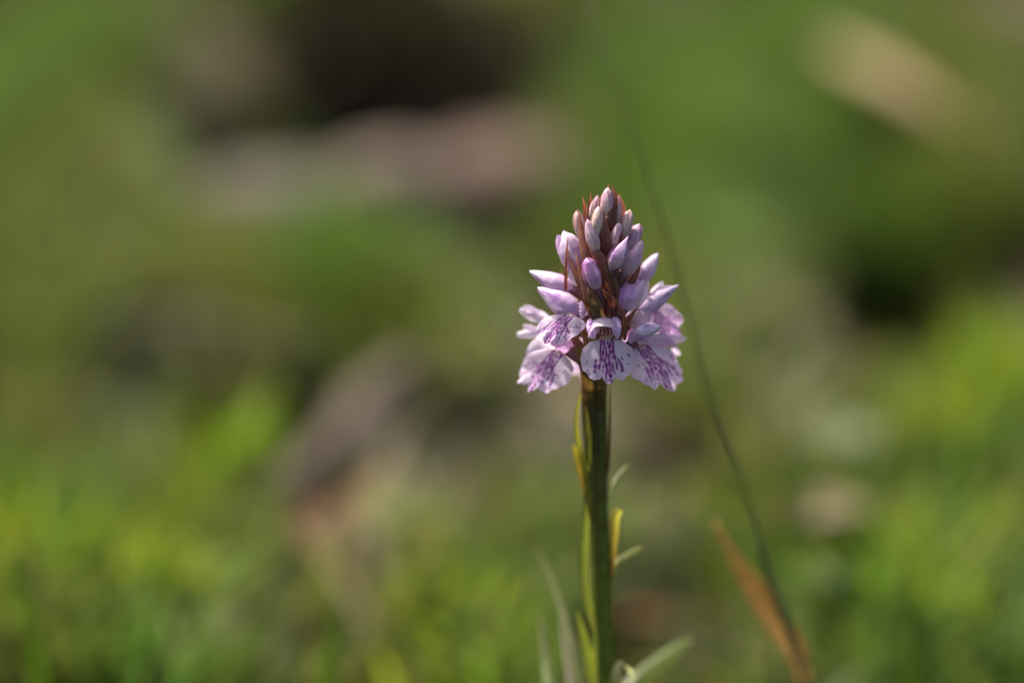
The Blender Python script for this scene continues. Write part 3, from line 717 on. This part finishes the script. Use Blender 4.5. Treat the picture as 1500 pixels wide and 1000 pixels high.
# front flower, seen face on
f4 = flower((880, 530, .2), (886, 486, .72), 6, 8, (884, 505, .45))
lip(f4, (888, 493), (892, 561), (850, 528), (931, 526), (.85, 1.02, .86, .86), seed=1, nspot=9, base_c=WHITE * np.array([.96, 1.0, 1.0]))
arch(f4, 884, 486, .58, 42, 21, 25, 31)
petal(f4, [(878, 476, .62), (870, 474, .78), (868, 483, .90), (869, 496, .93)], 17, 32, LILAC * 1.1, WHITE, cup=.25, ruffle=.3, name='sepal', vein=.5, hint=(.3, 0, 1), wid=(.5, .9, 1.1, 1.0, .9, .7, .3))
petal(f4, [(892, 474, .64), (899, 473, .80), (902, 482, .90), (904, 496, .90)], 17, 33, LILAC * np.array([.95, 1.05, 1.08]), WHITE, cup=.25, ruffle=.3, name='sepal', vein=.25, hint=(-.3, 0, 1), wid=(.5, .9, 1.1, 1.0, .9, .7, .3))
petal(f4, [(872, 474, .72), (866, 472, .80), (862, 471, .84)], 9, 34, LILAC, WHITE, cup=.2, ruffle=.2)
# throat: tan column with dark red lines
sheet('column', [pt(887, 477, .70), pt(888, 484, .76), pt(888, 491, .86), pt(889, 496, .88)], [14, 17, 19, 19], f4, M_PETAL,
      lambda t, u: np.where(((np.abs(np.abs(u) - .32) < .12) | (np.abs(u) > .82) | (np.abs(u) < .05)) [:, None] & (t < .62)[:, None], np.array([.10, .012, .02]), np.array([.50, .33, .22])) * (1 - .75 * np.exp(-((t - .68) / .06) ** 2))[:, None], cup=-.12, nv=30, nu=25)

# left upper flower
f1 = flower((884, 478, .2), (846, 458, .45), 6, 8, (866, 474, .4))
bud((791, 422, .15), (850, 460, .5), 35, LILAC * 1.05, WHITE, 1.0, 1.9, seed=21, name='hood', vein=.45, bend=.05, host=f1)
petal(f1, [(846, 446, .5), (826, 430, .35), (812, 422, .25), (804, 419, .2)], 14, 35, WHITE, WHITE, cup=.4, vein=.2)
petal(f1, [(852, 440, .55), (855, 455, .62), (851, 466, .62)], 15, 36, LILAC, WHITE, cup=.3, vein=.2, name='sepal')
lip(f1, (836, 459), (796, 508), (790, 470), (850, 484), (.62, .55, .28, .78), seed=2, base_c=WHITE * np.array([1, .97, 1]), droop=.18, ruffle=.05, tooth=.95, dark=1.0, spread=1.15)

# left lower flower
f5 = flower((874, 540, .15), (832, 512, .35), 6, 9, (856, 530, .3), col=((.10, .08, .03), (.30, .14, .16)))
petal(f5, [(838, 520, .35), (830, 508, .42), (818, 501, .45), (806, 500, .42)], 27, 37, LILAC * np.array([1, .9, 1]), LILAC, cup=.3, name='hood', vein=.3, wid=(.5, .8, 1, 1, .9, .7, .4))
lip(f5, (819, 513), (774, 573), (766, 528), (831, 556), (.42, .30, -.12, .45), seed=3, base_c=WHITE, droop=.15, ruffle=.06, spread=1.2)
petal(f5, [(815, 512, .3), (798, 508, .0), (784, 512, -.1), (772, 526, -.15)], 30, 38, WHITE, WHITE, cup=.2, ruffle=1.2, vein=.05, name='sepal')

# petals of the flower behind, pointing left
f9 = flower((878, 490, -.1), (800, 472, -.25), 6, 7, (838, 486, -.2))
petal(f9, [(806, 470, -.25), (790, 464, -.35), (774, 458, -.42), (761, 453, -.48)], 19, 39, WHITE, WHITE, cup=.25, vein=.08, ruffle=.8, wid=(.4, .8, 1, 1, .9, .6, .3))
petal(f9, [(798, 468, -.3), (784, 458, -.4), (772, 451, -.42), (768, 447, -.44)], 12, 40, WHITE, WHITE, cup=.25, vein=.05)
petal(f9, [(800, 484, -.2), (784, 487, -.3), (770, 489, -.35), (757, 490, -.4)], 14, 41, WHITE, WHITE, cup=.3, vein=.05, name='sepal', wid=(.5, .9, 1, 1, .85, .7, .4))
petal(f9, [(798, 482, -.2), (782, 482, -.3), (772, 479, -.34), (766, 476, -.36)], 10, 42, WHITE, WHITE, cup=.3, vein=.05, name='sepal')

# right half-open flower with a keel
f2 = flower((890, 480, .3), (914, 450, .7), 6, 9, (902, 466, .5))
petal(f2, [(912, 453, .72), (912, 436, .80), (922, 419, .72), (938, 412, .6)], 33, 43, LILAC * 1.08, LILAC, cup=.35, name='hood', vein=.55, ruffle=.5, hint=(-.45, 0, 1), wid=(.5, .8, 1, 1, .85, .6, .3))
petal(f2, [(916, 454, .72), (926, 444, .76), (936, 428, .70), (946, 411, .56)], 27, 44, WHITE * np.array([.95, .88, .92]), LILAC, cup=.35, name='sepal', vein=.15, ruffle=.5, hint=(.5, 0, 1), wid=(.5, .9, 1.05, 1, .8, .5, .3))
petal(f2, [(934, 450, .55), (942, 436, .52), (946, 424, .50), (950, 411, .48)], 11, 45, WHITE, WHITE, cup=.4, vein=.05)

# right flower turned away, its lip seen from the side
f3 = flower((890, 492, .1), (934, 462, .15), 6, 9, (912, 480, .2))
bud((993, 416, -.2), (926, 462, .2), 28, LILAC, WHITE, 1.05, .5, seed=22, name='hood', vein=.35, bend=-.04, host=f3)
petal(f3, [(948, 448, .2), (962, 434, .05), (975, 424, -.15), (986, 420, -.25)], 17, 46, WHITE, WHITE, cup=.35, vein=.35, ruffle=.7, name='sepal')
petal(f3, [(945, 450, -.1), (956, 432, -.3), (966, 420, -.45), (970, 412, -.5)], 13, 47, WHITE, WHITE, cup=.3, vein=.05)
petal(f3, [(926, 482, .35), (934, 472, .38), (944, 460, .3), (952, 452, .2)], 27, 48, np.array([.80, .62, .72]), np.array([.82, .62, .74]), cup=.2, vein=.02, name='sepal')
lip(f3, (946, 454), (994, 490), (988, 448), (952, 494), (.05, -.30, -.50, .10), seed=4, base_c=np.array([.80, .58, .78]), droop=.15, ruffle=.07, dark=.75, spread=.9)

# right front: small hood and drooping lip
f6 = flower((884, 545, .2), (930, 500, .55), 6, 9, (906, 524, .45))
lip(f6, (938, 505), (981, 574), (926, 543), (995, 524), (.62, .40, .66, .02), seed=6, base_c=WHITE * np.array([.95, .94, 1]), droop=.15, ruffle=.06, spread=1.15)
petal(f6, [(922, 502, .70), (930, 492, .76), (940, 492, .74), (949, 500, .70)], 17, 49, LILAC, LILAC * 1.1, cup=.3, vein=.3, name='hood', wid=(.4, .9, 1.1, 1.1, .9, .6, .2))
petal(f6, [(936, 500, .6), (955, 500, .4), (975, 500, .15), (992, 508, -.05)], 22, 50, np.array([.74, .52, .72]), LILAC, cup=.2, vein=.03, name='sepal')
bud((968, 478, .45), (930, 489, .75), 22, np.array([.84, .64, .85]), WHITE, .75, .9, seed=23, name='hood', vein=.3, bend=.05, host=f6)
petal(f6, [(950, 487, .6), (962, 484, .5), (970, 482, .42)], 9, 51, WHITE, WHITE, cup=.4, vein=.05)
# flower behind it on the right
f8 = flower((882, 520, -.2), (950, 500, -.1), 6, 8, (915, 514, -.15))
petal(f8, [(950, 494, .1), (970, 495, -.05), (990, 496, -.15), (1005, 496, -.22)], 15, 52, WHITE, WHITE, cup=.3, vein=.12, ruffle=1.0, name='sepal', wid=(.5, .9, 1, 1, .9, .8, .3))
petal(f8, [(958, 524, -.1), (972, 542, -.25), (982, 558, -.3), (987, 571, -.32)], 20, 53, LILAC, WHITE, cup=.2, vein=.1)
petal(f8, [(985, 510, -.2), (992, 516, -.25), (997, 520, -.28)], 9, 54, WHITE, WHITE, cup=.2, vein=.05)
# two flowers on the far side
for k, (x, y, s_) in enumerate([(862, 490, -1), (918, 478, 1)]):
    fb = flower((880, y + 40, -.2), (x, y, -.8), 6, 8)
    lip(fb, (x, y), (x + s_ * 10, y + 62), (x - 34, y + 34), (x + 36, y + 32), (-.85, -1.1, -.95, -.95), seed=8 + k)
    petal(fb, [(x, y + 6, -.8), (x, y - 16, -.8), (x + s_ * 4, y - 24, -1.0)], 30, 60 + k, name='hood')

# ---- bracts: narrow red-brown, green at the base
bract([(886, 338, .4), (878, 318, .35), (881, 294, .25), (893, 269, .15)], 17, 1, .1)
bract([(888, 348, .55), (889, 330, .8), (897, 308, .75), (902, 290, .65), (896, 271, .5)], 25, 2, .0, wid=(.5, .95, 1.0, .6, .36, .22, .06))
bract([(866, 345, .3), (864, 322, .2), (864, 300, .1), (865, 280, .0)], 14, 3, .2)
bract([(866, 350, .1), (859, 325, -.1), (857, 305, -.2), (853, 288, -.3)], 12, 4, .2)
bract([(872, 408, .7), (861, 380, .75), (853, 345, .55), (850, 325, .35), (847, 307, .2)], 17, 5, .1, wid=(.7, 1, 1, .75, .35, .15, .05))
bract([(908, 340, .1), (913, 320, .0), (912, 300, -.1), (907, 283, -.1)], 12, 6, .1)
bract([(888, 392, .7), (887, 362, .9), (884, 338, 1.0), (880, 312, .8), (878, 302, .6)], 20, 7, .1, wid=(.8, 1, 1, .9, .6, .3, .06))
bract([(902, 368, .7), (907, 348, .85), (909, 330, .75), (910, 314, .6)], 11, 8, .0)
bract([(900, 462, .7), (896, 424, .85), (884, 390, .95), (870, 365, .95), (860, 345, .7)], 22, 9, .05, wid=(.9, 1, 1, .9, .75, .4, .06))
bract([(829, 426, .5), (829, 395, .55), (830, 368, .45), (832, 346, .3)], 5, 10, .0, wid=(1, 1, .9, .8, .6, .4, .1))
bract([(868, 462, .7), (857, 432, .75), (846, 406, .7), (836, 384, .55), (831, 362, .35)], 14, 11, .1)
bract([(874, 474, .75), (864, 442, .85), (855, 410, .8), (848, 388, .7), (843, 369, .55)], 16, 12, .3, wid=(.9, 1, 1, .8, .5, .25, .06))
bract([(880, 478, .7), (874, 456, .85), (866, 430, .92), (862, 410, .9)], 22, 17, .9, wid=(.9, 1, 1, .85, .6, .35, .1))
bract([(912, 432, .6), (926, 412, .7), (936, 390, .55), (939, 357, .35)], 12, 13, .0, wid=(.9, 1.1, 1, .7, .45, .25, .06))
bract([(903, 428, .8), (894, 404, .95), (886, 384, .95), (880, 367, .9)], 5, 14, .8, warm=1.5)
bract([(915, 498, .85), (916, 474, .92), (909, 450, .98), (894, 433, 1.02), (880, 423, 1.0)], 4.5, 15, .5, wid=(1, 1.1, 1.1, 1, .8, .6, .2), warm=1.4)
bract([(896, 416, .7), (903, 402, .75), (908, 392, .7)], 4, 16, .8)
bract([(872, 640, .13), (866, 590, .2), (860, 545, .42), (850, 512, .5), (840, 492, .4), (834, 478, .3)], 21, 18, 1.0, wid=(.7, 1, 1, .9, .7, .4, .1))
bract([(880, 600, .15), (874, 548, .35), (866, 510, .55), (858, 484, .55), (856, 462, .5)], 22, 19, 1.0, wid=(.7, 1, 1, .9, .7, .45, .1))
bract([(897, 500, .6), (902, 478, .62), (906, 456, .6), (905, 438, .55)], 22, 20, .5, wid=(.8, 1, 1, .9, .7, .4, .1))
bract([(904, 494, .6), (916, 474, .68), (928, 458, .66), (936, 446, .55)], 11, 21, .3, warm=1.5)
bract([(884, 470, .5), (884, 446, .6), (882, 424, .65), (880, 405, .6)], 18, 22, .6)
bract([(940, 440, .0), (950, 425, -.3), (954, 413, -.4)], 5, 23, .6, warm=1.5)
bract([(840, 440, .1), (826, 415, .0), (822, 392, -.1)], 8, 24, .1)
bract([(905, 450, .55), (908, 425, .6), (910, 405, .55), (906, 398, .5)], 18, 25, .2)
for k, (x, y) in enumerate([(896, 318), (872, 330), (916, 352), (858, 380), (888, 372), (930, 392), (846, 440), (900, 420)]):
    bract([(888, y + 62, -.2), ((x + 888) / 2, y + 30, -.7), (x, y, -1.0), (x, y - 18, -1.0)], 14, 30 + k, .3)

# ---- small leaves sheathing the stem
def leaf(pts, w, c, seed=0, cup=.3, wid=None, tipc=None, hint=(0, 0, 1), name='leaf'):
    P = [np.array([x, y, float(za(y)) + dz]) for x, y, dz in pts]
    c = np.array(c); tc = np.array(tipc if tipc is not None else c * 1.15)
    f = lambda t, u: (c * (1 - t[:, None]) + tc * t[:, None]) * (1 + .15 * np.cos(u * 9))[:, None]
    return sheet(name, P, [x * w for x in (wid or (.8, 1, 1, .9, .7, .45, .1))], ORCHID, M_LEAF, f, cup=cup, nv=26, nu=9, seed=seed, hint=hint)
YEL = (.36, .34, .05); GRN = (.11, .16, .03); PAL = (.22, .27, .10); BRN = (.26, .11, .04)
leaf([(864, 680, 14), (862, 640, 16), (858, 590, 17), (857, 548, 16), (858, 520, 14)], 15, (.10, .12, .025), 1, cup=.5, tipc=(.17, .10, .06))
leaf([(874, 665, 17), (872, 630, 18), (868, 590, 19), (867, 555, 18)], 16, (.10, .13, .03), 2, cup=.5, tipc=(.13, .11, .045), wid=(.4, .9, 1, 1, .9, .8, .6))
leaf([(866, 720, 12), (852, 672, 8), (844, 625, 2), (846, 595, -2), (851, 575, -4)], 9, (.26, .27, .04), 3, tipc=YEL, wid=(.8, 1, .9, .7, .5, .4, .2))
leaf([(868, 770, 12), (860, 725, 10), (852, 690, 8), (845, 665, 4), (839, 651, 2)], 13, BRN, 4, tipc=(.42, .36, .05), wid=(.4, .6, .9, 1, .9, .6, .15))
leaf([(868, 745, 14), (860, 705, 13), (854, 672, 12), (850, 650, 10)], 12, (.30, .32, .04), 5, tipc=YEL)
leaf([(872, 925, 12), (860, 880, 8), (855, 830, 6), (856, 780, 8), (860, 730, 10), (862, 690, 11)], 14, (.18, .20, .06), 6, tipc=(.12, .15, .04), wid=(.5, .9, 1, 1, 1, .8, .4))
leaf([(893, 735, -8), (900, 708, -24), (912, 690, -48), (921, 681, -66)], 6.5, (.20, .23, .08), 7, tipc=(.32, .34, .15), wid=(.5, .8, 1, 1, 1, .9, .5))
leaf([(896, 850, 4), (898, 810, 0), (900, 775, -4), (901, 755, -6), (907, 746, -4)], 13, (.24, .14, .04), 8, tipc=(.50, .46, .12), wid=(.4, .6, .8, 1, 1.1, 1, .7))
leaf([(898, 840, -4), (904, 822, -20), (922, 810, -45), (941, 800, -70)], 6.5, (.28, .29, .10), 9, tipc=(.40, .40, .19), wid=(.5, .9, 1, 1, 1, .9, .5))
leaf([(890, 690, 8), (892, 640, 6), (893, 600, 4), (893, 555, 2)], 5, (.14, .085, .03), 10)
leaf([(890, 1030, 4), (872, 990, -10), (860, 950, -20), (846, 895, -30)], 24, (.32, .37, .05), 11, tipc=(.24, .27, .07), wid=(.8, 1, 1, .8, .6, .4, .1))
leaf([(900, 1060, 10), (902, 1010, 20), (903, 985, 22), (907, 968, 16)], 16, (.30, .30, .06), 12, tipc=(.62, .60, .40), wid=(.8, 1, 1, .9, .8, .6, .3))
leaf([(898, 1010, 16), (915, 995, 20), (925, 985, 12), (908, 967, 20)], 8, (.80, .78, .62), 13, tipc=(.85, .83, .68))
leaf([(880, 1120, -30), (850, 1000, -80), (835, 930, -120), (815, 865, -165), (786, 800, -210)], 18, (.30, .33, .15), 14, tipc=(.34, .34, .18), wid=(1, 1, .9, .8, .6, .4, .1))
leaf([(860, 1150, -20), (812, 1030, -80), (800, 960, -140), (792, 900, -180)], 18, (.20, .26, .10), 15, tipc=(.28, .31, .14), wid=(1, 1, 1, .9, .8, .6, .2))
leaf([(880, 1160, -10), (845, 1040, -60), (832, 970, -100), (820, 905, -140)], 14, (.44, .36, .31), 16, tipc=(.48, .40, .34))
leaf([(900, 1110, -20), (925, 1010, -120), (965, 970, -170), (1013, 934, -220)], 22, (.22, .27, .09), 17, tipc=(.28, .33, .13), wid=(.9, 1, 1, 1, .95, .8, .3))
# leaves at the foot, below the frame
for k, (dx, dz, lean) in enumerate([(-1, .5, .9), (1, .2, 1.0), (.3, -1, .8), (-.5, .9, .7)]):
    d = norm(np.array([dx, -dz, 0.0])); s0 = OB + np.array([0, 0, .004])
    world_sheet('leaf', [s0, s0 + d * .010 + np.array([0, 0, .018]), s0 + d * .030 + np.array([0, 0, .036]), s0 + d * .052 + np.array([0, 0, .040])],
                [.005, .008, .010, .008, .001], M_LEAF, (.12, .18, .03), parent=ORCHID, cup=.25)

# ------------------------------------------------------------------ the thin grass stalk with its dry sheath, to the right
gpts = [(1215, 1120, -470), (1180, 1000, -455), (1140, 880, -440), (1112, 780, -430), (1078, 680, -420), (1036, 570, -410), (1003, 440, -410), (968, 320, -415), (930, 200, -430), (892, 90, -460), (862, 0, -500), (835, -110, -560)]
GW = W(gpts); gdir = norm(GW[0] - GW[1]); foot = GW[0] + np.array([.010, .008, 0]); foot[2] = float(terrain(foot[0], foot[1])) - .002
groot = thing('grass_stalk', tuple(foot), 'tall thin leaning grass stalk with an orange dry leaf near its foot', 'grass')
V, F = tube(np.vstack([foot, (foot + GW[0]) / 2 + np.array([.001, 0, 0]), GW]) - foot, [.0007, .0006, .00040, .00028, .00024, .0002], 8, 90)
t = np.append(np.repeat(np.linspace(0, 1, 90), 8), [0, 1])
link('stalk', mesh_mixed('stalk', V, F, ramp(t, [(0, (.18, .18, .05)), (.45, (.12, .13, .04)), (1, (.11, .12, .045))])), M_STALK, groot)
o_sheet = lambda name, pts, ws, c, cup: world_sheet(name, [p for p in W(pts)], ws, M_LEAF, c, parent=groot, cup=cup, up=(0, -1, .3), nv=26)
o_sheet('dry_leaf', [(1183, 1010, -454), (1165, 950, -480), (1140, 915, -495), (1105, 862, -510), (1075, 815, -520), (1048, 765, -530)], [.0020, .0042, .0050, .0042, .0018, .0002], (.66, .42, .12), .15)
o_sheet('green_leaf', [(1182, 1005, -470), (1150, 905, -480), (1128, 850, -490), (1112, 795, -500)], [.0012, .0014, .001, .0003], (.10, .12, .03), .3)
V, F = tube([W([gpts[-1]])[0] - foot, W([(828, -150, -590)])[0] - foot, W([(815, -210, -620)])[0] - foot], [.0006, .0016, .0004], 8, 20)
link('seed_head', mesh_mixed('seed_head', V, F, np.ones((len(V), 3)) * np.array([.20, .15, .07])), M_STALK, groot)
